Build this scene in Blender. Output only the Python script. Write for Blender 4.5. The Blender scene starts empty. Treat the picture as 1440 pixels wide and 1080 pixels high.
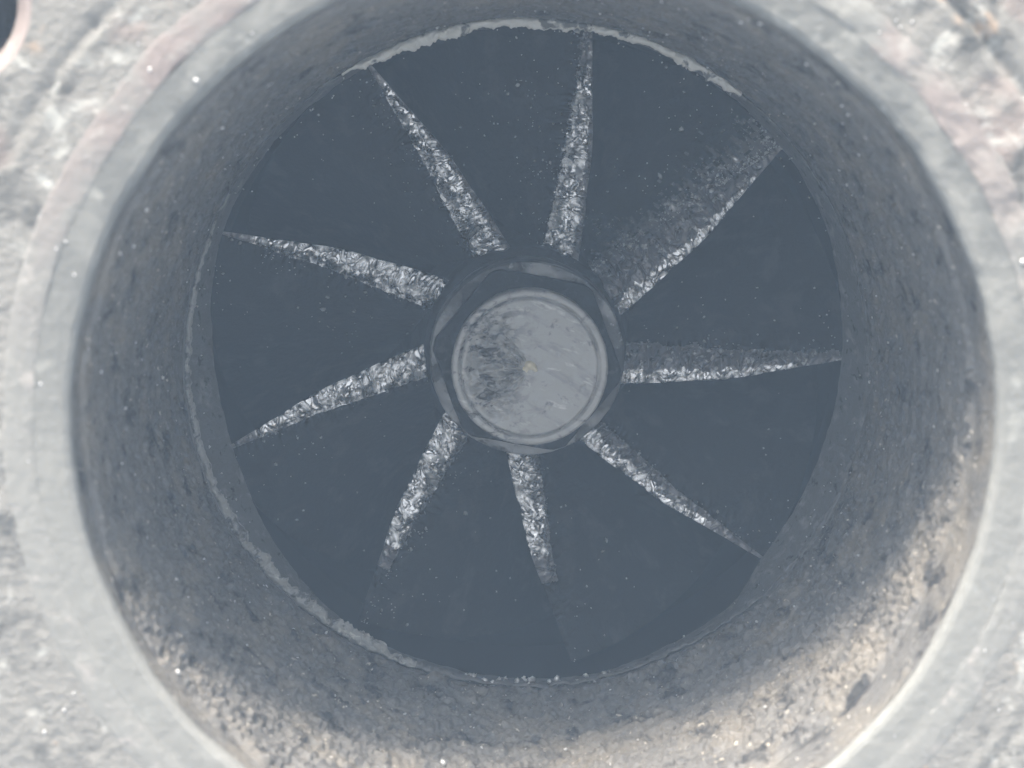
import bpy, math, random
import numpy as np
from mathutils import Matrix, Vector
from mathutils.geometry import delaunay_2d_cdt

random.seed(7)
S = bpy.context.scene
COL = S.collection
MM = 0.001
rad = math.radians

# ------------------------------------------------------------------ camera
cam_d = bpy.data.cameras.new('camera')
cam = bpy.data.objects.new('camera', cam_d)
COL.objects.link(cam)
cam.matrix_world = (Matrix.Translation(Vector((-2.986, 22.51, 137.57)) * MM)
                    @ Matrix.Rotation(-0.13636, 4, 'X') @ Matrix.Rotation(-0.008907, 4, 'Y'))
cam_d.sensor_width = 36.0
cam_d.lens = 64.9
cam_d.clip_start = 0.005
cam_d.clip_end = 20.0
cam_d.dof.use_dof = True
cam_d.dof.focus_distance = 0.182
cam_d.dof.aperture_fstop = 38.0
S.camera = cam

# ------------------------------------------------------------------ sky, sun, exposure
SUN_FROM_AXIS = 73.0          # degrees between the flange normal and the sun
SUN_AZ = -15.0                # degrees from +Y towards +X
w = bpy.data.worlds.new('World')
S.world = w
w.use_nodes = True
nt = w.node_tree
sky = nt.nodes.new('ShaderNodeTexSky')
sky.sky_type = 'NISHITA'
sky.sun_disc = False
sky.sun_elevation = rad(90 - SUN_FROM_AXIS)
sky.sun_rotation = rad(SUN_AZ)
sky.air_density = 1.0
sky.dust_density = 3.0
hs = nt.nodes.new('ShaderNodeHueSaturation')
hs.inputs['Saturation'].default_value = 0.03
nt.links.new(sky.outputs[0], hs.inputs['Color'])
nt.links.new(hs.outputs[0], nt.nodes['Background'].inputs['Color'])
nt.nodes['Background'].inputs['Strength'].default_value = 0.15

sun_d = bpy.data.lights.new('sun', 'SUN')
sun_d.energy = 2.9
sun_d.angle = rad(10)
sun_d.color = (1.0, 0.87, 0.70)
sun = bpy.data.objects.new('sun', sun_d)
COL.objects.link(sun)
sd = Vector((math.sin(rad(SUN_FROM_AXIS)) * math.sin(rad(SUN_AZ)),
             math.sin(rad(SUN_FROM_AXIS)) * math.cos(rad(SUN_AZ)),
             math.cos(rad(SUN_FROM_AXIS))))
sun.rotation_euler = sd.to_track_quat('Z', 'Y').to_euler()

S.view_settings.view_transform = 'Standard'
S.view_settings.look = 'None'
S.view_settings.exposure = 1.8
S.render.engine = 'CYCLES'
S.cycles.use_denoising = True
S.cycles.max_bounces = 6
S.cycles.volume_bounces = 1

# ------------------------------------------------------------------ numpy noise
_rng = np.random.RandomState(11)
_perm = np.concatenate([_rng.permutation(512)] * 3)
_grad = _rng.normal(size=(512, 3))
_grad /= np.linalg.norm(_grad, axis=1)[:, None]


def noise(P):
    """gradient noise, about -0.7..0.7, P (n,3)"""
    P = np.asarray(P, float) + 1000.0
    I = np.floor(P).astype(int)
    F = P - I
    U = F * F * F * (F * (F * 6 - 15) + 10)
    I &= 511
    out = np.zeros(len(P))
    for dx in (0, 1):
        for dy in (0, 1):
            for dz in (0, 1):
                h = _perm[_perm[_perm[(I[:, 0] + dx) & 511] + ((I[:, 1] + dy) & 511)] + ((I[:, 2] + dz) & 511)]
                g = _grad[h]
                d = g[:, 0] * (F[:, 0] - dx) + g[:, 1] * (F[:, 1] - dy) + g[:, 2] * (F[:, 2] - dz)
                wx = U[:, 0] if dx else 1 - U[:, 0]
                wy = U[:, 1] if dy else 1 - U[:, 1]
                wz = U[:, 2] if dz else 1 - U[:, 2]
                out += d * wx * wy * wz
    return out


def fbm(P, octs=3, gain=0.5):
    a, s = 1.0, 0.0
    P = np.asarray(P, float)
    for k in range(octs):
        s = s + a * noise(P * 2.03 ** k + 17.3 * k)
        a *= gain
    return s


def sstep(a, b, x):
    t = np.clip((x - a) / (b - a), 0, 1)
    return t * t * (3 - 2 * t)


# ------------------------------------------------------------------ object helpers
def mesh_obj(name, V, F, mat, parent=None, smooth=True):
    me = bpy.data.meshes.new(name)
    V = np.asarray(V, float) * MM
    if isinstance(F, np.ndarray):
        n, k = F.shape
        me.vertices.add(len(V))
        me.vertices.foreach_set('co', V.ravel())
        me.loops.add(n * k)
        me.loops.foreach_set('vertex_index', F.ravel().astype(np.int32))
        me.polygons.add(n)
        me.polygons.foreach_set('loop_start', np.arange(0, n * k, k, dtype=np.int32))
        me.polygons.foreach_set('loop_total', np.full(n, k, dtype=np.int32))
        me.update(calc_edges=True)
    else:
        me.from_pydata([tuple(v) for v in V], [], F)
    me.validate()
    if smooth:
        me.polygons.foreach_set('use_smooth', np.ones(len(me.polygons), dtype=bool))
    me.materials.append(mat)
    o = bpy.data.objects.new(name, me)
    COL.objects.link(o)
    if parent:
        o.parent = parent
        root = parent
        while root.parent:
            root = root.parent
        if parent == root:
            o.matrix_parent_inverse = Matrix.Translation(-root.location)
    return o


def thing(name, label, cat, loc):
    o = bpy.data.objects.new(name, None)
    o.empty_display_size = 0.01
    COL.objects.link(o)
    o.location = Vector(loc) * MM
    o['label'] = label
    o['category'] = cat
    return o


def grid_faces(nu, nv, wrap_v=False, flip=False):
    """vertex i*nv+j"""
    i = np.arange(nu - 1)[:, None]
    j = np.arange(nv if wrap_v else nv - 1)[None, :]
    j2 = (j + 1) % nv
    a, b, c, d = i * nv + j, i * nv + j2, (i + 1) * nv + j2, (i + 1) * nv + j
    F = np.stack([x.ravel() for x in np.broadcast_arrays(a, b, c, d)], 1)
    return F[:, ::-1].copy() if flip else F


def lathe(prof, nseg, rdisp=None):
    """prof: list of (r, z). Going outward on a top face gives upward normals with flip=False"""
    prof = np.array(prof, float)
    th = np.linspace(0, 2 * np.pi, nseg, endpoint=False)
    R = np.repeat(prof[:, 0][:, None], nseg, 1)
    Z = np.repeat(prof[:, 1][:, None], nseg, 1)
    T = np.repeat(th[None, :], len(prof), 0)
    return R, Z, T


def cart(R, Z, T):
    return np.stack([(R * np.cos(T)).ravel(), (R * np.sin(T)).ravel(), Z.ravel()], 1)


def resample(prof, step):
    out = [prof[0]]
    for a, b in zip(prof[:-1], prof[1:]):
        n = max(1, int(math.ceil(math.dist(a, b) / step)))
        for k in range(1, n + 1):
            t = k / n
            out.append((a[0] + (b[0] - a[0]) * t, a[1] + (b[1] - a[1]) * t))
    return out


def angtab(tab, T):
    """periodic interpolation of {deg: value}"""
    ks = sorted(tab)
    xs = np.array([ks[-1] - 360] + ks + [ks[0] + 360], float)
    ys = np.array([tab[ks[-1]]] + [tab[k] for k in ks] + [tab[ks[0]]], float)
    return np.interp(np.degrees(T) % 360, xs, ys)


ICO_V = None


def _ico():
    t = (1 + 5 ** 0.5) / 2
    v = np.array([(-1, t, 0), (1, t, 0), (-1, -t, 0), (1, -t, 0), (0, -1, t), (0, 1, t), (0, -1, -t), (0, 1, -t),
                  (t, 0, -1), (t, 0, 1), (-t, 0, -1), (-t, 0, 1)], float)
    v /= np.linalg.norm(v[0])
    f = np.array([(0, 11, 5), (0, 5, 1), (0, 1, 7), (0, 7, 10), (0, 10, 11), (1, 5, 9), (5, 11, 4), (11, 10, 2), (10, 7, 6),
                  (7, 1, 8), (3, 9, 4), (3, 4, 2), (3, 2, 6), (3, 6, 8), (3, 8, 9), (4, 9, 5), (2, 4, 11), (6, 2, 10),
                  (8, 6, 7), (9, 8, 1)])
    return v, f


def grains(points, sizes, rng, stretch=1.8):
    """many little lumps in one mesh"""
    v0, f0 = _ico()
    V, F = [], []
    for k, (p, s) in enumerate(zip(points, sizes)):
        sc = s * rng.uniform(0.6, stretch, 3)
        q, _ = np.linalg.qr(rng.normal(size=(3, 3)))
        v = (v0 * (1 + rng.uniform(-0.25, 0.25, (12, 1)))) * sc
        V.append(v @ q + p)
        F.append(f0 + 12 * k)
    return np.concatenate(V), np.concatenate(F)


# ------------------------------------------------------------------ materials
def material(name, base, rough=0.8, metal=0.0, spec=0.5, mix=(), bump=(), rough_mix=None, where=None):
    """mix: list of (colour, noise scale per mm, lo, hi, detail); bump: list of (scale per mm, strength mm)"""
    m = bpy.data.materials.new(name)
    m.use_nodes = True
    t = m.node_tree
    b = t.nodes['Principled BSDF']
    b.inputs['Roughness'].default_value = rough
    b.inputs['Metallic'].default_value = metal
    b.inputs['Specular IOR Level'].default_value = spec
    tc = t.nodes.new('ShaderNodeTexCoord')
    col = t.nodes.new('ShaderNodeRGB')
    col.outputs[0].default_value = (*base, 1)
    cur = col.outputs[0]
    for k, (c, sc, lo, hi, det, *aniso) in enumerate(mix):
        n = t.nodes.new('ShaderNodeTexNoise')
        n.inputs['Scale'].default_value = sc * 1000
        n.inputs['Detail'].default_value = det
        n.inputs['Roughness'].default_value = 0.6
        n.inputs['Distortion'].default_value = 0.4
        mp = t.nodes.new('ShaderNodeMapping')
        mp.inputs['Location'].default_value = (0.013 * k, 0.027 * k, 0.0071 * k)
        if aniso:                                         # (turn in degrees, stretch)
            mp.vector_type = 'TEXTURE'
            mp.inputs['Rotation'].default_value = (0, 0, rad(aniso[0]))
            mp.inputs['Scale'].default_value = (aniso[1], 1, 1)
        t.links.new(tc.outputs['Object'], mp.inputs[0])
        t.links.new(mp.outputs[0], n.inputs['Vector'])
        r = t.nodes.new('ShaderNodeMapRange')
        r.interpolation_type = 'SMOOTHSTEP'
        r.inputs[1].default_value = lo
        r.inputs[2].default_value = hi
        t.links.new(n.outputs[0], r.inputs[0])
        fac = r.outputs[0]
        if where and where[0] == k:                       # a stain (on the rim a darker tone) that lies on one side of the part
            sx = t.nodes.new('ShaderNodeSeparateXYZ')
            t.links.new(tc.outputs['Object'], sx.inputs[0])
            r2 = t.nodes.new('ShaderNodeMapRange')
            r2.interpolation_type = 'SMOOTHSTEP'
            r2.inputs[1].default_value = where[1] * MM
            r2.inputs[2].default_value = where[2] * MM
            t.links.new(sx.outputs[where[3] if len(where) > 3 else 'Y'], r2.inputs[0])
            mu = t.nodes.new('ShaderNodeMath')
            mu.operation = 'MULTIPLY'
            t.links.new(fac, mu.inputs[0])
            t.links.new(r2.outputs[0], mu.inputs[1])
            fac = mu.outputs[0]
        mx = t.nodes.new('ShaderNodeMix')
        mx.data_type = 'RGBA'
        t.links.new(fac, mx.inputs['Factor'])
        t.links.new(cur, mx.inputs['A'])
        mx.inputs['B'].default_value = (*c, 1)
        cur = mx.outputs['Result']
    t.links.new(cur, b.inputs['Base Color'])
    if rough_mix:
        n = t.nodes.new('ShaderNodeTexNoise')
        n.inputs['Scale'].default_value = rough_mix[0] * 1000
        t.links.new(tc.outputs['Object'], n.inputs['Vector'])
        r = t.nodes.new('ShaderNodeMapRange')
        r.inputs[1].default_value = 0.35
        r.inputs[2].default_value = 0.65
        r.inputs[3].default_value = rough_mix[1]
        r.inputs[4].default_value = rough_mix[2]
        t.links.new(n.outputs[0], r.inputs[0])
        t.links.new(r.outputs[0], b.inputs['Roughness'])
    prev = None
    for sc, st in bump:
        n = t.nodes.new('ShaderNodeTexNoise')
        n.inputs['Scale'].default_value = sc * 1000
        n.inputs['Detail'].default_value = 3
        t.links.new(tc.outputs['Object'], n.inputs['Vector'])
        bp = t.nodes.new('ShaderNodeBump')
        bp.inputs['Strength'].default_value = 1.0
        bp.inputs['Distance'].default_value = st * MM
        t.links.new(n.outputs[0], bp.inputs['Height'])
        if prev:
            t.links.new(prev, bp.inputs['Normal'])
        prev = bp.outputs[0]
    if prev:
        t.links.new(prev, b.inputs['Normal'])
    return m


M_FACE = material('weathered_cast_iron', (0.208, 0.203, 0.192), 0.75, 0, 0.35,
                  mix=[((0.245, 0.202, 0.188), 0.10, 0.50, 0.64, 3), ((0.095, 0.096, 0.094), 0.22, 0.50, 0.68, 5),
                       ((0.37, 0.37, 0.35), 0.34, 0.54, 0.70, 4), ((0.38, 0.29, 0.22), 0.20, 0.64, 0.76, 3)],
                  bump=[(1.2, 0.20), (4.0, 0.07)], where=(0, -8, 34))
M_PINK = material('rust_tinted_iron', (0.218, 0.217, 0.207), 0.7, 0, 0.35,
                  mix=[((0.246, 0.207, 0.198), 0.11, 0.36, 0.54, 3), ((0.165, 0.158, 0.155), 0.5, 0.60, 0.78, 4),
                       ((0.30, 0.285, 0.27), 0.4, 0.56, 0.7, 4)],
                  bump=[(1.5, 0.06), (5.0, 0.03)], where=(0, 2, 34))
M_RIM = material('grey_machined_iron', (0.205, 0.205, 0.195), 0.65, 0.0, 0.4,
                 mix=[((0.135, 0.138, 0.134), 0.14, 0.36, 0.56, 3), ((0.255, 0.256, 0.242), 0.35, 0.56, 0.72, 4)],
                 bump=[(1.0, 0.10), (5.0, 0.03)], where=(0, -15, 25))  # darker mix grows towards the top of the rim
M_BORE = material('sooty_bore', (0.11, 0.107, 0.104), 0.75, 0, 0.5,
                  mix=[((0.150, 0.138, 0.122), 0.14, 0.46, 0.64, 5), ((0.028, 0.028, 0.030), 0.32, 0.52, 0.68, 6),
                       ((0.16, 0.155, 0.146), 0.8, 0.56, 0.72, 5), ((0.50, 0.46, 0.39), 1.5, 0.63, 0.73, 4)],
                  bump=[(1.6, 0.15), (4.5, 0.06)], rough_mix=(1.2, 0.5, 0.9))
M_LIP = material('scraped_soot_lip', (0.13, 0.129, 0.128), 0.55, 0.2, 0.5,
                 mix=[((0.22, 0.218, 0.21), 0.5, 0.52, 0.70, 4), ((0.03, 0.03, 0.03), 0.9, 0.58, 0.72, 3)],
                 bump=[(2.5, 0.08), (7.0, 0.03)])
M_SHROUD = material('black_soot', (0.014, 0.014, 0.015), 0.9, 0, 0.15, bump=[(3.0, 0.05)])
M_BLADE = material('matte_black_carbon', (0.018, 0.018, 0.019), 0.7, 0, 0.25, mix=[((0.035, 0.034, 0.034), 0.25, 0.5, 0.7, 4)], bump=[(1.2, 0.12), (4.0, 0.05)])
M_CRUST = material('glossy_carbon_crust', (0.80, 0.80, 0.80), 0.2, 0.95, 0.5,
                   mix=[((0.22, 0.22, 0.22), 0.6, 0.52, 0.70, 3)],
                   bump=[(1.6, 0.04)], rough_mix=(1.0, 0.16, 0.34))
M_GRIT = material('bright_grit', (0.62, 0.62, 0.62), 0.3, 0.6, 0.5)
M_CRUST_DULL = material('dull_carbon_crust', (0.20, 0.193, 0.195), 0.42, 0.5, 0.5,
                        mix=[((0.55, 0.55, 0.55), 1.3, 0.57, 0.67, 3), ((0.05, 0.05, 0.05), 1.0, 0.55, 0.68, 3)], bump=[(2.4, 0.10)], rough_mix=(1.5, 0.3, 0.55))
M_DULL = material('dull_grit', (0.30, 0.30, 0.30), 0.45, 0.4, 0.5)
M_CAP = material('worn_steel_face', (0.345, 0.34, 0.33), 0.65, 0.15, 0.5,
                 mix=[((0.26, 0.26, 0.258), 0.9, 0.50, 0.72, 4, -28, 3.2), ((0.50, 0.49, 0.47), 1.3, 0.58, 0.72, 4, -20, 3.0),
                      ((0.07, 0.07, 0.072), 1.0, 0.49, 0.62, 5, 8, 1.7), ((0.18, 0.18, 0.18), 0.7, 0.58, 0.70, 4)],
                 bump=[(1.6, 0.10), (5.0, 0.04)], where=(2, 2.6, -5.2, 'X'))
M_DOT = material('yellowed_centre', (0.55, 0.50, 0.38), 0.5, 0.1, 0.5, bump=[(3.0, 0.1)])
M_HEX = material('sooty_hex', (0.014, 0.014, 0.014), 0.8, 0.0, 0.2,
                 mix=[((0.05, 0.05, 0.05), 0.8, 0.56, 0.72, 4)], bump=[(2.0, 0.08)])
M_EDGE = material('scuffed_metal', (0.085, 0.085, 0.085), 0.5, 0.3, 0.5,
                  mix=[((0.28, 0.28, 0.28), 0.13, 0.44, 0.56, 2), ((0.30, 0.30, 0.30), 1.1, 0.60, 0.70, 4), ((0.03, 0.03, 0.03), 0.35, 0.52, 0.64, 4)], bump=[(2.5, 0.1)])
M_ASH = material('pale_ash', (0.30, 0.298, 0.285), 0.75, 0, 0.4,
                 mix=[((0.11, 0.11, 0.11), 0.7, 0.50, 0.64, 4), ((0.46, 0.45, 0.42), 1.0, 0.58, 0.68, 3)], bump=[(1.6, 0.25), (4.0, 0.10)])
M_PALE = material('white_ash', (0.66, 0.65, 0.60), 0.8, 0, 0.3,
                  mix=[((0.16, 0.16, 0.155), 0.45, 0.54, 0.62, 4)], bump=[(2.0, 0.15)])
M_BODY = material('rough_casting', (0.20, 0.195, 0.19), 0.85, 0, 0.3,
                  mix=[((0.26, 0.19, 0.15), 0.12, 0.5, 0.65, 4)], bump=[(0.8, 0.4)])

# ------------------------------------------------------------------ turbine housing
Z_LIP = -38.0
housing = thing('turbine_housing', 'grey cast iron turbine housing with sooty round bore and pink rust ring on its flange',
                'turbine housing', (0, 0, -84))
rng = np.random.RandomState(5)


def face_relief(P):
    """height of the cast flange face, mm; rougher at the upper right"""
    rough = 0.05 + 0.22 * sstep(15, 62, P[:, 0] + P[:, 1])
    return rough * fbm(np.c_[P[:, :2] * 0.45, np.zeros(len(P))], 4, 0.6) + 0.06 * fbm(np.c_[P[:, :2] * 1.6, np.ones(len(P))], 2)


# rim: grey recessed ring around the bore mouth
prof = resample([(35.05, -1.4), (35.08, -0.75), (35.22, -0.45), (35.6, -0.26), (36.3, -0.20), (37.6, -0.17), (37.85, -0.14)], 0.12)
R, Z, T = lathe(prof, 720)
wob = fbm(np.stack([np.cos(T).ravel() * 6, np.sin(T).ravel() * 6, Z.ravel() * 0], 1), 3).reshape(R.shape)
R = R + 0.16 * wob
P = cart(R, Z, T)
P[:, 2] += 0.5 * face_relief(P)
mesh_obj('rim_ring', P, grid_faces(len(prof), 720, True, True), M_RIM, housing)

# rust ring
prof = resample([(37.60, -0.6), (37.75, -0.17), (38.3, -0.09), (39.4, -0.05), (40.0, -0.08), (40.5, -0.22)], 0.2)
R, Z, T = lathe(prof, 720)
wob = fbm(np.stack([np.cos(T).ravel() * 9, np.sin(T).ravel() * 9, Z.ravel() * 0 + 3], 1), 3).reshape(R.shape)
R = R + 0.35 * wob
P = cart(R, Z, T)
P[:, 2] += face_relief(P)
mesh_obj('rust_ring', P, grid_faces(len(prof), 720, True, True), M_PINK, housing)

# flange plate with four bolt holes
HOLES = [(53.6 * math.cos(rad(a)), 53.6 * math.sin(rad(a))) for a in (143.7, 53.7, -36.3, -126.3)]
HR = 5.45
nin, nout = 300, 300
pts, edges = [], []


def add_loop(ring):
    b = len(pts)
    pts.extend(Vector(p) for p in ring)
    edges.extend((b + k, b + (k + 1) % len(ring)) for k in range(len(ring)))


R_IN = 39.9


def outline(a):
    return 57.0 + 7.0 * math.cos(4 * (a - rad(53.7)))


add_loop([(R_IN * math.cos(2 * math.pi * k / nin), R_IN * math.sin(2 * math.pi * k / nin)) for k in range(nin)])
add_loop([(outline(2 * math.pi * k / nout) * math.cos(2 * math.pi * k / nout),
           outline(2 * math.pi * k / nout) * math.sin(2 * math.pi * k / nout)) for k in range(nout)])
hole_loops = []
for hx, hy in HOLES:
    hole_loops.append(len(pts))
    add_loop([(hx + (HR + 0.9) * math.cos(2 * math.pi * k / 64), hy + (HR + 0.9) * math.sin(2 * math.pi * k / 64)) for k in range(64)])
for rr in np.arange(R_IN + 0.35, 64, 0.42):
    n = int(2 * math.pi * rr / 0.5)
    off = random.random()
    for k in range(n):
        a = 2 * math.pi * (k + off) / n
        x, y = rr * math.cos(a), rr * math.sin(a)
        if rr > outline(a) - 0.3:
            continue
        if any(math.hypot(x - hx, y - hy) < HR + 1.25 for hx, hy in HOLES):
            continue
        pts.append(Vector((x, y)))
vs, es, fs, _, _, _ = delaunay_2d_cdt(pts, edges, [], 0, 1e-5)
V = np.array([(v[0], v[1]) for v in vs])
cen = np.array([V[list(f)].mean(0) for f in fs])
keep = np.hypot(cen[:, 0], cen[:, 1]) > R_IN * math.cos(math.pi / nin) - 1e-4
ang = np.arctan2(cen[:, 1], cen[:, 0])
keep &= np.hypot(cen[:, 0], cen[:, 1]) < 57.0 + 7.0 * np.cos(4 * (ang - rad(53.7))) + 0.01
for hx, hy in HOLES:
    keep &= np.hypot(cen[:, 0] - hx, cen[:, 1] - hy) > (HR + 0.9) * math.cos(math.pi / 64) - 1e-4
F = np.array([list(f) for f, k in zip(fs, keep) if k])
P3 = np.c_[V, np.zeros(len(V))]
rr = np.hypot(V[:, 0], V[:, 1])
an = np.arctan2(V[:, 1], V[:, 0])
gw = 43.55 + 0.12 * fbm(np.c_[np.cos(an) * 9, np.sin(an) * 9, an * 0], 3)
z = face_relief(P3) - 0.12
gd = 0.12 + 0.88 * sstep(40, 12, np.abs((np.degrees(an) - 41 + 180) % 360 - 180))
z += 0.12 * sstep(gw - 1.0, gw - 0.2, rr) * (1 - sstep(gw, gw + 0.15, rr))
z -= 0.50 * gd * sstep(gw, gw + 0.25, rr) * (1 - sstep(gw + 0.75, gw + 1.15, rr))
z += 0.15 * sstep(gw + 0.8, gw + 1.4, rr)
# knocked pits and raised scale
for k in range(70):
    a, r0 = random.uniform(0, 2 * math.pi), random.uniform(41, 55)
    d = np.hypot(V[:, 0] - r0 * math.cos(a), V[:, 1] - r0 * math.sin(a))
    z += random.choice((-0.35, -0.25, 0.2, 0.3)) * np.exp(-(d / random.uniform(0.25, 0.7)) ** 2)
P3[:, 2] = z
mesh_obj('flange_plate', P3, F, M_FACE, housing)

plate = COL.objects['flange_plate']
gp, gs = [], []
for k in range(130):
    a, r0 = rng.uniform(0, 2 * np.pi), rng.uniform(36, 50)
    gp.append((r0 * math.cos(a), r0 * math.sin(a), -0.12 if r0 > 37.7 else -0.25))
    gs.append(0.06 + 0.10 * rng.lognormal(-0.6, 0.6))
V, F = grains(np.array(gp), gs, rng, 1.3)
g = mesh_obj('metal_glint_grain', V, F, M_GRIT, plate)  # bright beads added to make glints on the flange
g['kind'] = 'stuff'

# bolt holes: chamfer, threaded wall, blind bottom
for hx, hy in HOLES:
    prof = [(HR + 0.95, -0.02), (HR + 0.55, -0.15), (HR + 0.15, -0.6), (HR, -1.0)]
    zz = -0.8
    while zz > -13:
        prof += [(HR - 0.45, zz - 0.45), (HR, zz - 0.9)]
        zz -= 0.9
    prof += [(HR - 0.5, zz - 0.3), (2.0, zz - 1.5), (0.02, zz - 2.2)]
    R, Z, T = lathe(prof, 64)
    P = cart(R, Z, T)
    P[:64, 2] += 0.05
    P += (hx, hy, 0)
    P[:, 2] += 0.8 * face_relief(P) - 0.05
    mesh_obj('bolt_hole', P, grid_faces(len(prof), 64, True), M_PINK, housing)

# outside of the casting
nb = 96
th = np.linspace(0, 2 * np.pi, nb, endpoint=False)
ol = 57.0 + 7.0 * np.cos(4 * (th - rad(53.7)))
rings = [(ol, 0.0), (ol + 0.6, -0.8), (ol + 0.6, -13), (ol - 0.5, -14), (np.full(nb, 46.0), -15.5), (np.full(nb, 44.0), -22),
         (np.full(nb, 47.0), -40), (np.full(nb, 60.0), -52), (np.full(nb, 66.0), -66), (np.full(nb, 60.0), -80), (np.full(nb, 0.05), -84)]
V = np.concatenate([np.c_[r * np.cos(th), r * np.sin(th), np.full(nb, zz)] for r, zz in rings])
mesh_obj('housing_body', V, grid_faces(len(rings), nb, True, True), M_BODY, housing)

# bore wall, crusted with soot
LIP_IN = {0: 30.5, 9: 30.8, 27: 31.8, 42: 32.1, 63: 32.3, 86: 32.3, 116: 32.2, 130: 32.2, 143: 32.1, 153: 31.9, 164: 31.3, 172: 30.6,
          182: 30.0, 192: 29.6, 203: 29.6, 215: 30.2, 237: 31.1, 253: 31.0, 270: 31.2, 282: 31.5, 299: 31.2, 311: 31.3, 317: 30.4,
          321: 29.9, 336: 29.8, 353: 30.2}
LIP_OUT = {0: 33.0, 20: 33.1, 60: 33.2, 90: 33.2, 120: 33.1, 150: 33.0, 180: 33.0, 210: 32.9, 225: 32.5, 240: 32.2, 255: 31.9, 270: 31.9,
           285: 31.95, 300: 32.0, 315: 32.5, 330: 32.9}
NT, NZ = 1500, 260
zv = np.concatenate([np.linspace(-1.2, -3, 14), np.linspace(-3, Z_LIP, NZ - 14 + 1)[1:]])
Z = np.repeat(zv[:, None], NT, 1)
T = np.repeat(np.linspace(0, 2 * np.pi, NT, endpoint=False)[None, :], NZ, 0)
s = (-Z) / 38.0
R = 35.1 + (angtab(LIP_OUT, T) - 35.1) * s ** 1.15
Q = cart(R, Z, T)
# the crust starts a few millimetres down, with a ragged edge
edge = angtab({0: -6.2, 45: -4.4, 90: -3.2, 180: -3.3, 230: -3.8, 270: -4.8, 315: -6.8, 340: -7.2}, T) + 1.1 * fbm(np.stack([np.cos(T).ravel() * 4, np.sin(T).ravel() * 4, T.ravel() * 0], 1), 4).reshape(R.shape)
cr = sstep(0.0, 0.35, edge - Z)
big = fbm(Q * 0.22 + 5, 3).reshape(R.shape)
lum = noise(Q * np.array([0.8, 0.8, 1.0]) + 31).reshape(R.shape)
lum2 = noise(Q * 1.7 + 77).reshape(R.shape)
lum3 = noise(Q * 2.6 + 7).reshape(R.shape)
plate = fbm(Q * np.array([0.42, 0.42, 0.6]) + 131, 3).reshape(R.shape)
pit = noise(Q * np.array([0.55, 0.55, 1.1]) + 191).reshape(R.shape)
lowmask = 0.36 + 0.72 * sstep(0.15, -0.75, np.sin(T))     # the crust is thickest at the bottom of the bore
h = 0.30 + 0.20 * big + lowmask * (0.30 * np.clip(lum, -0.2, 1) + 0.36 * np.clip(lum2, -0.15, 1) + 0.26 * lum3)
h += 0.9 * sstep(-31.0, -35.0, Z) * sstep(-0.55, -0.9, np.sin(T)) * np.clip(0.25 + fbm(Q * 0.5 + 60, 3).reshape(R.shape), 0, 1)
h += (0.14 + 0.16 * lowmask) * sstep(0.08, 0.13, plate) - 0.5 * sstep(0.3, 0.48, pit)
h = h * cr + 0.03 * lum2
fade = 1 - 0.7 * sstep(-35.5, -38, Z)
R = R - h * fade
mesh_obj('bore_wall', cart(R, Z, T), grid_faces(NZ, NT, True, False), M_BORE, housing)
bore = COL.objects['bore_wall']
R_bore_end = R[-1]

gp, gs = [], []
for k in range(260):
    i, j = rng.randint(15, NZ - 1), rng.randint(0, NT)
    gp.append(((R[i, j] - 0.02) * math.cos(T[i, j]), (R[i, j] - 0.02) * math.sin(T[i, j]), Z[i, j]))
    gs.append(abs(rng.normal(0, 0.06)) + 0.04)
V, F = grains(np.array(gp), gs, rng)
g = mesh_obj('grit', V, F, M_GRIT, bore)
g['kind'] = 'stuff'

# lip at the end of the bore and shroud below it
NT2 = NT
T1 = np.linspace(0, 2 * np.pi, NT2, endpoint=False)
rin = angtab(LIP_IN, T1)
ZIN = -43.2
_C = np.array([-2.986, 22.51, 137.57])                      # keep the visible opening while the lip slopes down to ZIN
_q = np.c_[rin * np.cos(T1), rin * np.sin(T1), np.full(NT2, -39.6)]
_q = _C + (_q - _C) * ((ZIN - _C[2]) / (-39.6 - _C[2]))
rin = np.minimum(np.interp(T1, *(lambda a_, r_: (np.r_[a_[-1:] - 2 * np.pi, a_, a_[:1] + 2 * np.pi], np.r_[r_[-1:], r_, r_[:1]]))(
    *(lambda a_, r_: (np.sort(a_), r_[np.argsort(a_)]))(np.arctan2(_q[:, 1], _q[:, 0]) % (2 * np.pi), np.hypot(_q[:, 0], _q[:, 1])))), 33.0)
nn = np.stack([np.cos(T1) * 8, np.sin(T1) * 8, T1 * 0 + 2], 1)
rin = rin + 0.22 * fbm(nn * 1.6, 3) + 0.10 * noise(nn * 5)
k9 = np.ones(21) / 21
rin = np.convolve(np.r_[rin[-10:], rin, rin[:10]], k9, 'valid') + 0.12 * fbm(nn * 3, 2)
rows_r, rows_z = [], []
nl = 26
for k in range(nl):
    t = k / (nl - 1)
    ridge = 0.35 * math.exp(-((t - 0.10) / 0.12) ** 2)
    rows_r.append(R_bore_end * (1 - t) + rin * t)
    rows_z.append(np.full(NT2, Z_LIP + ridge - 0.35 * math.exp(-0) * 0 + (ZIN - Z_LIP) * t ** 1.1))
R = np.array(rows_r)
Z = np.array(rows_z)
T = np.repeat(T1[None, :], nl, 0)
Q = cart(R, Z, T)
env = np.sin(np.linspace(0, np.pi, nl))[:, None]
Z = Z + env * (0.28 * fbm(Q * 0.7 + 9, 3) + 0.14 * np.abs(noise(Q * 1.8 + 3))).reshape(R.shape)
mesh_obj('shroud_lip', cart(R, Z, T), grid_faces(nl, NT2, True, False), M_LIP, housing)
lip = COL.objects['shroud_lip']
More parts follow.
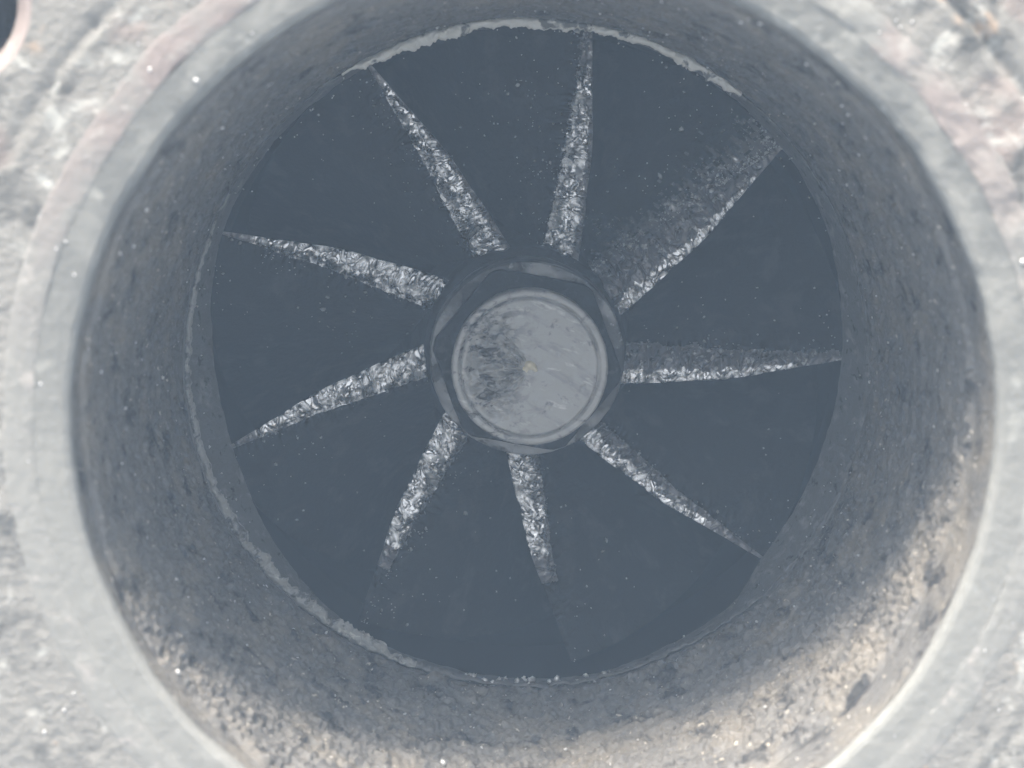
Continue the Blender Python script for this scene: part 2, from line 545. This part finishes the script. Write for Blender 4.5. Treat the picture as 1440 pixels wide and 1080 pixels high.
rows = [(rin, ZIN), (rin + 0.2, ZIN - 0.4), (np.full(NT2, 33.4), -45.0), (np.full(NT2, 33.2), -58), (np.full(NT2, 38.0), -68), (np.full(NT2, 41.0), -78),
        (np.full(NT2, 3.0), -79)]
V = np.concatenate([np.c_[r * np.cos(T1), r * np.sin(T1), np.full(NT2, zz)] for r, zz in rows])
mesh_obj('shroud_wall', V, grid_faces(len(rows), NT2, True, False), M_SHROUD, housing)


def lip_grains(a0, a1, n, size, r_lo, r_hi, zlo, zhi):
    P, Sz = [], []
    for k in range(n):
        a = rad(rng.uniform(a0, a1))
        r = rng.uniform(r_lo, r_hi)
        P.append((r * math.cos(a), r * math.sin(a), rng.uniform(zlo, zhi)))
        Sz.append(size * rng.uniform(0.5, 1.5))
    return P, Sz


# pale flaky ridge left along the outer edge of the lip
WID = {0: 0.34, 30: 0.3, 50: 0.4, 52: 0.5, 58: 1.1, 62: 1.4, 68: 0.6, 82: 1.35, 95: 1.1, 108: 1.5, 118: 0.9, 124: 0.3, 130: 0.22, 150: 0.25, 165: 0.6, 190: 0.85, 205: 1.1,
       214: 1.4, 225: 1.7, 238: 1.45, 248: 1.0, 258: 0.65, 275: 0.4, 300: 0.4, 320: 0.4, 340: 0.36}
wdt = angtab(WID, T1) * np.clip(0.85 + 0.7 * fbm(nn * 2.2 + 3, 3) + 0.30 * noise(nn * 14), 0.25, 1.6)
NC = 11
rows = []
for c in range(NC):
    t = c / (NC - 1) * 2 - 1
    rr = R_bore_end - 0.10 + 0.15 * fbm(nn * 3 + 8, 3) - wdt * (t * 0.5 + 0.35)
    zz = Z_LIP - 0.55 + (0.55 + 0.22 * wdt) * np.sqrt(max(0, 1 - t * t)) + (0.16 + 0.10 * wdt) * fbm(nn * 6 + (0, 0, c * 0.45), 3)
    rows.append(np.c_[rr * np.cos(T1), rr * np.sin(T1), zz])
g = mesh_obj('ash_deposit', np.concatenate(rows), grid_faces(NC, NT2, True, False), M_ASH, lip)
g.data.materials.append(M_PALE)
g.data.materials.append(M_LIP)
fa = np.degrees(T1)[np.tile(np.arange(NT2), NC - 1)] + 8 * fbm(np.tile(nn * 2, (NC - 1, 1)), 2)
g.data.polygons.foreach_set('material_index', np.where((fa > 50) & (fa < 122), 1, np.where((fa > 205) & (fa < 250), 0, np.where((fa > 150) & (fa < 205), 0, 2))).astype(np.int32))
P1, S1 = lip_grains(258, 285, 60, 0.17, 30.9, 32.2, -39.2, -38.2)  # larger bright grains stand in for wet glints at the bottom
P2, S2 = lip_grains(0, 360, 140, 0.06, 30.9, 32.4, -38.9, -38.2)
V, F = grains(np.array(P1 + P2), S1 + S2, rng)
g = mesh_obj('grit', V, F, M_GRIT, lip)
g['kind'] = 'stuff'

# ------------------------------------------------------------------ turbine wheel
WX, WY = 0.0, 0.7
wheel = thing('turbine_rotor', 'nine bladed turbine wheel deep in the sooty bore, blade edges crusted with shiny carbon',
              'turbine wheel', (WX, WY, -78))

# hub: flared cone behind the blades
prof = resample([(7.0, -47.8), (9.3, -48.0), (10.2, -48.6), (10.7, -52), (12.0, -58), (15.5, -66), (24, -74), (31, -77)], 0.5)
R, Z, T = lathe(prof, 160)
P = cart(R, Z, T) + (WX, WY, 0)
mesh_obj('hub', P, grid_faces(len(prof), 160, True, True), M_BLADE, wheel)

# hex boss standing on a round turned collar; the collar shows as slivers beside the flats
nh = 240
th = np.linspace(0, 2 * np.pi, nh, endpoint=False)
ph = (th - rad(20) + rad(30)) % rad(60) - rad(30)          # flats face 20 deg + 60 k
Rh = np.minimum(8.3 / np.cos(ph), 9.25) + 0.10 * fbm(np.c_[np.cos(th) * 5, np.sin(th) * 5, th * 0 + 21], 3)
rows = [(6.5 + (Rh - 0.12 - 6.5) * t, np.full(nh, -40.5)) for t in np.linspace(0, 1, 12)]
rows += [(Rh - 0.04, np.full(nh, -40.58)), (Rh, np.full(nh, -40.75)), (Rh, np.full(nh, -41.4)), (Rh, np.full(nh, -42.3))]
V = np.concatenate([np.c_[r * np.cos(th), r * np.sin(th), z_] for r, z_ in rows])
V[:, 2] += 0.08 * fbm(V * 0.9, 3)
V += (0.1, 0.35, 0)
mesh_obj('hex_boss', V, grid_faces(len(rows), nh, True, True), M_HEX, wheel)
rows = [(r, -41.9 - 0.35 * max(0, r - 9.2) ** 2) for r in np.linspace(7.6, 9.5, 14)] + [(9.54, -42.2), (9.56, -42.5), (9.56, -44), (9.56, -46), (9.7, -47.6), (9.7, -48.2)]
R, Z, T = lathe(rows, 360)
P = cart(R, Z, T)
P[:, 2] += 0.16 * fbm(P * 1.1, 3)
rr = np.hypot(P[:, 0], P[:, 1])
P[:, :2] *= (1 + 0.012 * fbm(P * 0.7 + 4, 3))[:, None]
P += (0.1, 0.35, 0)
mesh_obj('collar', P, grid_faces(len(rows), 360, True, True), M_EDGE, wheel)

# round end cap, with turned groove and hammered face
CX, CY, CR = 0.25, 0.22, 7.45
nr, na = 90, 300
T1 = np.linspace(0, 2 * np.pi, na, endpoint=False)
rows_r = list(np.linspace(0.02, 7.2, nr)) + [7.3, 7.4, 7.45, 7.45, 7.45, 7.3, 7.3]
rows_z = [-36.0] * nr + [-36.05, -36.15, -36.35, -37.2, -38.6, -39.2, -41.2]
R = np.repeat(np.array(rows_r)[:, None], na, 1)
Z = np.repeat(np.array(rows_z)[:, None], na, 1)
T = np.repeat(T1[None, :], len(rows_r), 0)
X, Y = R * np.cos(T), R * np.sin(T)
top = (np.arange(len(rows_r)) < nr)[:, None]
groove = np.exp(-((R - 6.62 - 0.05 * np.cos(T - 2.2)) / 0.12) ** 2)
dz = -0.70 * groove * (0.75 + 0.9 * fbm(np.stack([np.cos(T).ravel() * 2.5, np.sin(T).ravel() * 2.5, R.ravel() * 0 + 12], 1), 2).reshape(R.shape)) + 0.02 * sstep(6.7, 6.95, R) + 0.10 * fbm(np.stack([X.ravel() * 0.9, Y.ravel() * 0.9, R.ravel() * 0 + 70], 1), 2).reshape(R.shape) * sstep(6.6, 6.8, R)
# radial wrinkles, left half, running out of the centre
aw = np.degrees(T)
mask = sstep(78, 40, np.abs((aw - 178 + 180) % 360 - 180)) * sstep(0.5, 1.3, R) * sstep(6.3, 5.4, R)
wr = np.stack([(np.cos(T) * 5.2 + X * 0.25).ravel(), (np.sin(T) * 5.2 + Y * 0.45).ravel(), (R * 0.42).ravel()], 1)
wn = np.abs(noise(wr)).reshape(R.shape) * 1.6
wn2 = np.abs(noise(np.stack([X.ravel() * 0.9, Y.ravel() * 1.4, R.ravel() * 0 + 4], 1))).reshape(R.shape)
wn3 = fbm(np.stack([X.ravel() * 0.8 + 9, Y.ravel() * 1.5, R.ravel() * 0 + 4], 1), 3).reshape(R.shape)
dz += mask * (1.0 * wn + 1.3 * wn2 + 1.1 * wn3 - 0.75 * sstep(3.0, 5.2, R) - 0.25)
dz += 0.05 * fbm(np.stack([X.ravel() * 0.8, Y.ravel() * 0.8, R.ravel() * 0], 1), 3).reshape(R.shape)
# chips on the right of centre
chip = noise(np.stack([X.ravel() * 0.9 + 40, Y.ravel() * 0.9, R.ravel() * 0], 1)).reshape(R.shape)
dz -= 0.12 * sstep(0.25, 0.45, chip) * sstep(6.2, 5.5, R)
Z = Z + np.where(top, dz, 0)
Rj = R + np.where(R > 7.25, 0.07 * fbm(np.stack([np.cos(T).ravel() * 7, np.sin(T).ravel() * 7, Z.ravel() * 0.5], 1), 3).reshape(R.shape), 0)
P = cart(Rj, Z, T) + (CX, CY, 0)
mesh_obj('end_cap', P, grid_faces(len(rows_r), na, True, True), M_CAP, wheel)
cap = COL.objects['end_cap']
# yellowed nub with a dimple in the middle of the cap
nr = 20
rr = np.linspace(0.01, 1.0, nr)
R = np.repeat(rr[:, None], 60, 1)
T = np.repeat(np.linspace(0, 2 * np.pi, 60, endpoint=False)[None, :], nr, 0)
X, Y = R * np.cos(T), R * np.sin(T)
Z = 0.42 * np.exp(-((X) ** 2 + (Y - 0.35) ** 2) / 0.35) - 0.55 * np.exp(-((X - 0.1) ** 2 + (Y + 0.45) ** 2) / 0.10) \
    + 0.25 * np.exp(-((X + 0.1) ** 2 + (Y + 0.9) ** 2) / 0.08) + 0.10 * fbm(np.stack([X.ravel() * 2, Y.ravel() * 2, X.ravel() * 0], 1), 2).reshape(R.shape)
Z = Z * sstep(1.0, 0.6, R) - 36.0 + 0.05 - 0.35 * sstep(0.45, 0.9, R + 0.5 * fbm(np.stack([X.ravel() * 1.6, Y.ravel() * 1.6, X.ravel() * 0 + 8], 1), 2).reshape(R.shape))
mesh_obj('centre_nub', np.stack([X.ravel() + CX, Y.ravel() + CY, Z.ravel()], 1), grid_faces(nr, 60, True, True), M_DOT, cap)

# blades
TH_TAB_R = [9.5, 11, 13, 17, 20.7, 22.5, 25, 28, 32, 32.6]
TH_TAB_A = [-22, -18, -14.5, -9.6, -7.0, -5.6, -3.6, -1.8, 0.0, 0.2]
W_TAB_R = [9.5, 11, 15, 20, 25, 29, 32.6]
W_TAB_W = [3.6, 3.5, 3.1, 2.5, 1.65, 0.85, 0.28]


def blade_dtheta(d):
    return 1.15 * (1 - np.exp(-d / 23.0))


# bright share per edge, sharp to soft side; wear and lighting put into material
BRIGHT = [(0.0, 0.26), (0.22, 1.0), (0.18, 1.0), (0.0, 1.0), (0.0, 1.0), (0.0, 0.92), (0.0, 0.88), (0.0, 0.55), (0.0, 0.34)]
# radius past which the bright crust gives way to the dull one
REND = [29.0, 28.5, 29.5, 29.5, 28.5, 24.5, 21.5, 25.5, 27.5]
WFAC = [1.5, 1.05, 1.1, 1.0, 0.95, 1.0, 0.95, 0.85, 1.15]
NGRIT = [560, 190, 110, 110, 60, 110, 40, 60, 90]


def make_blade(k):
    phase = rad(38.3 + 40 * k)
    brng = np.random.RandomState(100 + k)
    nr_, nw, nd = 320, 38, 48
    r = np.linspace(10.0, 32.5, nr_)
    th0 = np.radians(np.interp(r, TH_TAB_R, TH_TAB_A)) + phase
    th0 = np.convolve(np.r_[[th0[0]] * 8, th0, [th0[-1]] * 8], np.ones(17) / 17, 'valid')
    wd = np.interp(r, W_TAB_R, W_TAB_W) * WFAC[k]
    wd = np.convolve(np.r_[[wd[0]] * 8, wd, [wd[-1]] * 8], np.ones(17) / 17, 'valid')
    zte = -49.6 + 3.4 * ((r - 10) / 22.5) ** 1.3
    dd = 26.0 * np.linspace(0, 1, nd + 1)[1:] ** 2.3
    rows_th, rows_z, rows_k, rows_u = [], [], [], []
    # cw side, deep to shallow
    for d in dd[::-1]:
        rows_th.append(th0 + blade_dtheta(d))
        rows_z.append(zte - d)
        rows_k.append(0.0)
        rows_u.append(0.0)
    for u in np.linspace(0, 1, nw):
        rows_th.append(th0 + u * wd / r)
        bul = 0.42 * wd * (1 - (2 * u - 0.72) ** 2 / 1.64 - 0.62 * u ** 3)
        rows_z.append(zte + 0.5 * bul)
        rows_k.append(min(1.0, u / 0.06 + 0.15) * (1.0 - 0.25 * u ** 4))
        rows_u.append(u)
    for d in dd:
        rows_th.append(th0 + wd / r + blade_dtheta(d))
        rows_z.append(zte - d)
        rows_k.append(0.75 * math.exp(-d / 0.7) + 0.10 * math.exp(-d / 4))
        rows_u.append(1.0)
    TH, ZZ = np.array(rows_th), np.array(rows_z)
    RR = np.repeat(r[None, :], len(rows_th), 0)
    K = np.array(rows_k)[:, None] * np.ones_like(RR)
    P = np.stack([(RR * np.cos(TH)).ravel(), (RR * np.sin(TH)).ravel(), ZZ.ravel()], 1)
    # curly carbon crust on the edge: warped ridges, running mostly across the edge
    rr_, cc_ = RR.ravel(), (RR * (TH - th0[None, :])).ravel()
    L = np.stack([rr_ * 0.85, cc_ * 0.52, P[:, 2] * 0.25 + k * 9.1], 1)
    wp = np.stack([noise(L * 0.8 + 11), noise(L * 0.8 + 47), noise(L * 0.8 + 83)], 1)
    n1 = np.abs(noise(L + 1.1 * wp))
    n2 = np.abs(noise(L * 2.1 + 0.7 * wp + 5))
    hgt = 0.80 * sstep(0.03, 0.30, n1) + 0.14 * sstep(0.03, 0.2, n2) + 0.30 * noise(L * 1.0 + 150) - 0.45
    wloc = np.repeat(wd[None, :], len(rows_th), 0).ravel()
    P[:, 2] += K.ravel() * hgt * np.clip(wloc / 2.2, 0.18, 1.0)
    rag = fbm(np.stack([rr_ * 1.1, rr_ * 0 + k * 5, cc_ * 0], 1), 3)
    tang = K.ravel() * 0.22 * rag * np.clip(wloc / 2.5, 0.1, 1)
    P[:, 0] += -np.sin(TH.ravel()) * tang
    P[:, 1] += np.cos(TH.ravel()) * tang
    P += (WX, WY, 0)
    nrow = len(rows_th)
    F = grid_faces(nrow, nr_, False, True)
    b = mesh_obj('blade', P, F, M_BLADE, wheel)
    # the crusted edge carries its own material on the blade's mesh
    b.data.materials.append(M_CRUST)
    b.data.materials.append(M_CRUST_DULL)
    mi = np.zeros(len(b.data.polygons), dtype=np.int32)
    rowi = np.arange(nrow - 1).repeat(nr_ - 1)
    coli = np.tile(np.arange(nr_ - 1), nrow - 1)
    lim = nd + nw + 1 + (3.0 * fbm(np.stack([r * 0.9, r * 0 + k, r * 0], 1), 3))[coli] - 2
    rag2 = noise(np.stack([r[coli] * 1.3, rowi * 0.30, rowi * 0.0 + k * 3.3], 1)) + 0.6 * noise(np.stack([r[coli] * 3.1, rowi * 0.7, rowi * 0.0 + k * 5.3], 1))
    lim = lim + (14 if k == 0 else 6 if k in (1, 8) else 0) + (13 if k == 0 else 5) * rag2
    edge_face = (rowi >= nd - 1) & (rowi < lim)
    mi[edge_face] = 2
    u0, u1 = BRIGHT[k]
    ju = 0.22 * fbm(np.stack([r * 0.9, r * 0 + k + 40, r * 0], 1), 3)[coli] + 0.10 * noise(np.stack([r[coli] * 2.2, rowi * 0.25, rowi * 0.0 + k], 1))
    uu = (rowi - nd) / (nw - 1) + ju
    mi[edge_face & (uu > u0 - 0.05 - 0.3 * (u0 < 0.1)) & (uu < u1 + 0.4 * (u1 > 0.97))] = 1
    mi[edge_face & ((r[coli] + 7.0 * ju) > REND[k])] = 2
    mi[edge_face & ((r[coli] + 5.0 * ju) > REND[k] + 2.5) & (u1 < 0.97) & (k in (5, 6))] = 0
    if len(mi) == nrow * 0 + (nrow - 1) * (nr_ - 1):
        b.data.polygons.foreach_set('material_index', mi)
    # grit lying on the face that looks out of the bore
    PP = P.reshape(nrow, nr_, 3)
    n = NGRIT[k]
    gp, gs = [], []
    clumps = [(nr_ * (1 - brng.uniform(0, 1) ** 1.3) * 0.98, abs(brng.normal(0, 18 if k else 14))) for _ in range(16)]
    for q in range(n):
        if q % 3:                                         # most of it sits in loose clumps
            cj, ci = clumps[brng.randint(len(clumps))]
            j = int(np.clip(cj + brng.normal(0, 9), 0, nr_ - 1))
            i = nd + nw + int(np.clip(abs(ci + brng.normal(0, 4)), 0, nd - 2))
        else:
            j = int(nr_ * (1 - brng.uniform(0, 1) ** 1.3) * 0.98)
            i = nd + nw + min(nd - 2, int(abs(brng.normal(0, 20 if k else 15))))
        i2 = min(i + 1, nrow - 1)
        tt = brng.uniform()
        c = PP[i, j] * (1 - tt) + PP[i2, j] * tt + (0, 0, 0.05)
        gp.append(c)
        gs.append(0.02 + 0.035 * brng.lognormal(-0.3, 0.7))
    V, F = grains(np.array(gp), gs, brng, 2.2)
    g = mesh_obj('grit', V, F, M_GRIT if k in (0, 1) else M_DULL, b)
    g['kind'] = 'stuff'
    return b


for k in range(9):
    make_blade(k)

# ------------------------------------------------------------------ volume box added to lift the blacks to a blue-grey veil
hm = bpy.data.materials.new('blue_veil')
hm.use_nodes = True
t = hm.node_tree
t.nodes.remove(t.nodes['Principled BSDF'])
pv = t.nodes.new('ShaderNodeVolumePrincipled')
pv.inputs['Color'].default_value = (0.535, 0.725, 0.98, 1)
pv.inputs['Density'].default_value = 0.46
pv.inputs['Anisotropy'].default_value = 0.0
t.links.new(pv.outputs[0], t.nodes['Material Output'].inputs['Volume'])
x, zb, zt = 350.0, -1090.0, 175.0
V = np.array([(sx * x, sy * x, z_) for z_ in (zb, zt) for sy in (-1, 1) for sx in (-1, 1)])
F = [(0, 2, 3, 1), (4, 5, 7, 6), (0, 1, 5, 4), (2, 6, 7, 3), (0, 4, 6, 2), (1, 3, 7, 5)]
hz = mesh_obj('veil_haze', V, F, hm, None, False)
hz['kind'] = 'stuff'
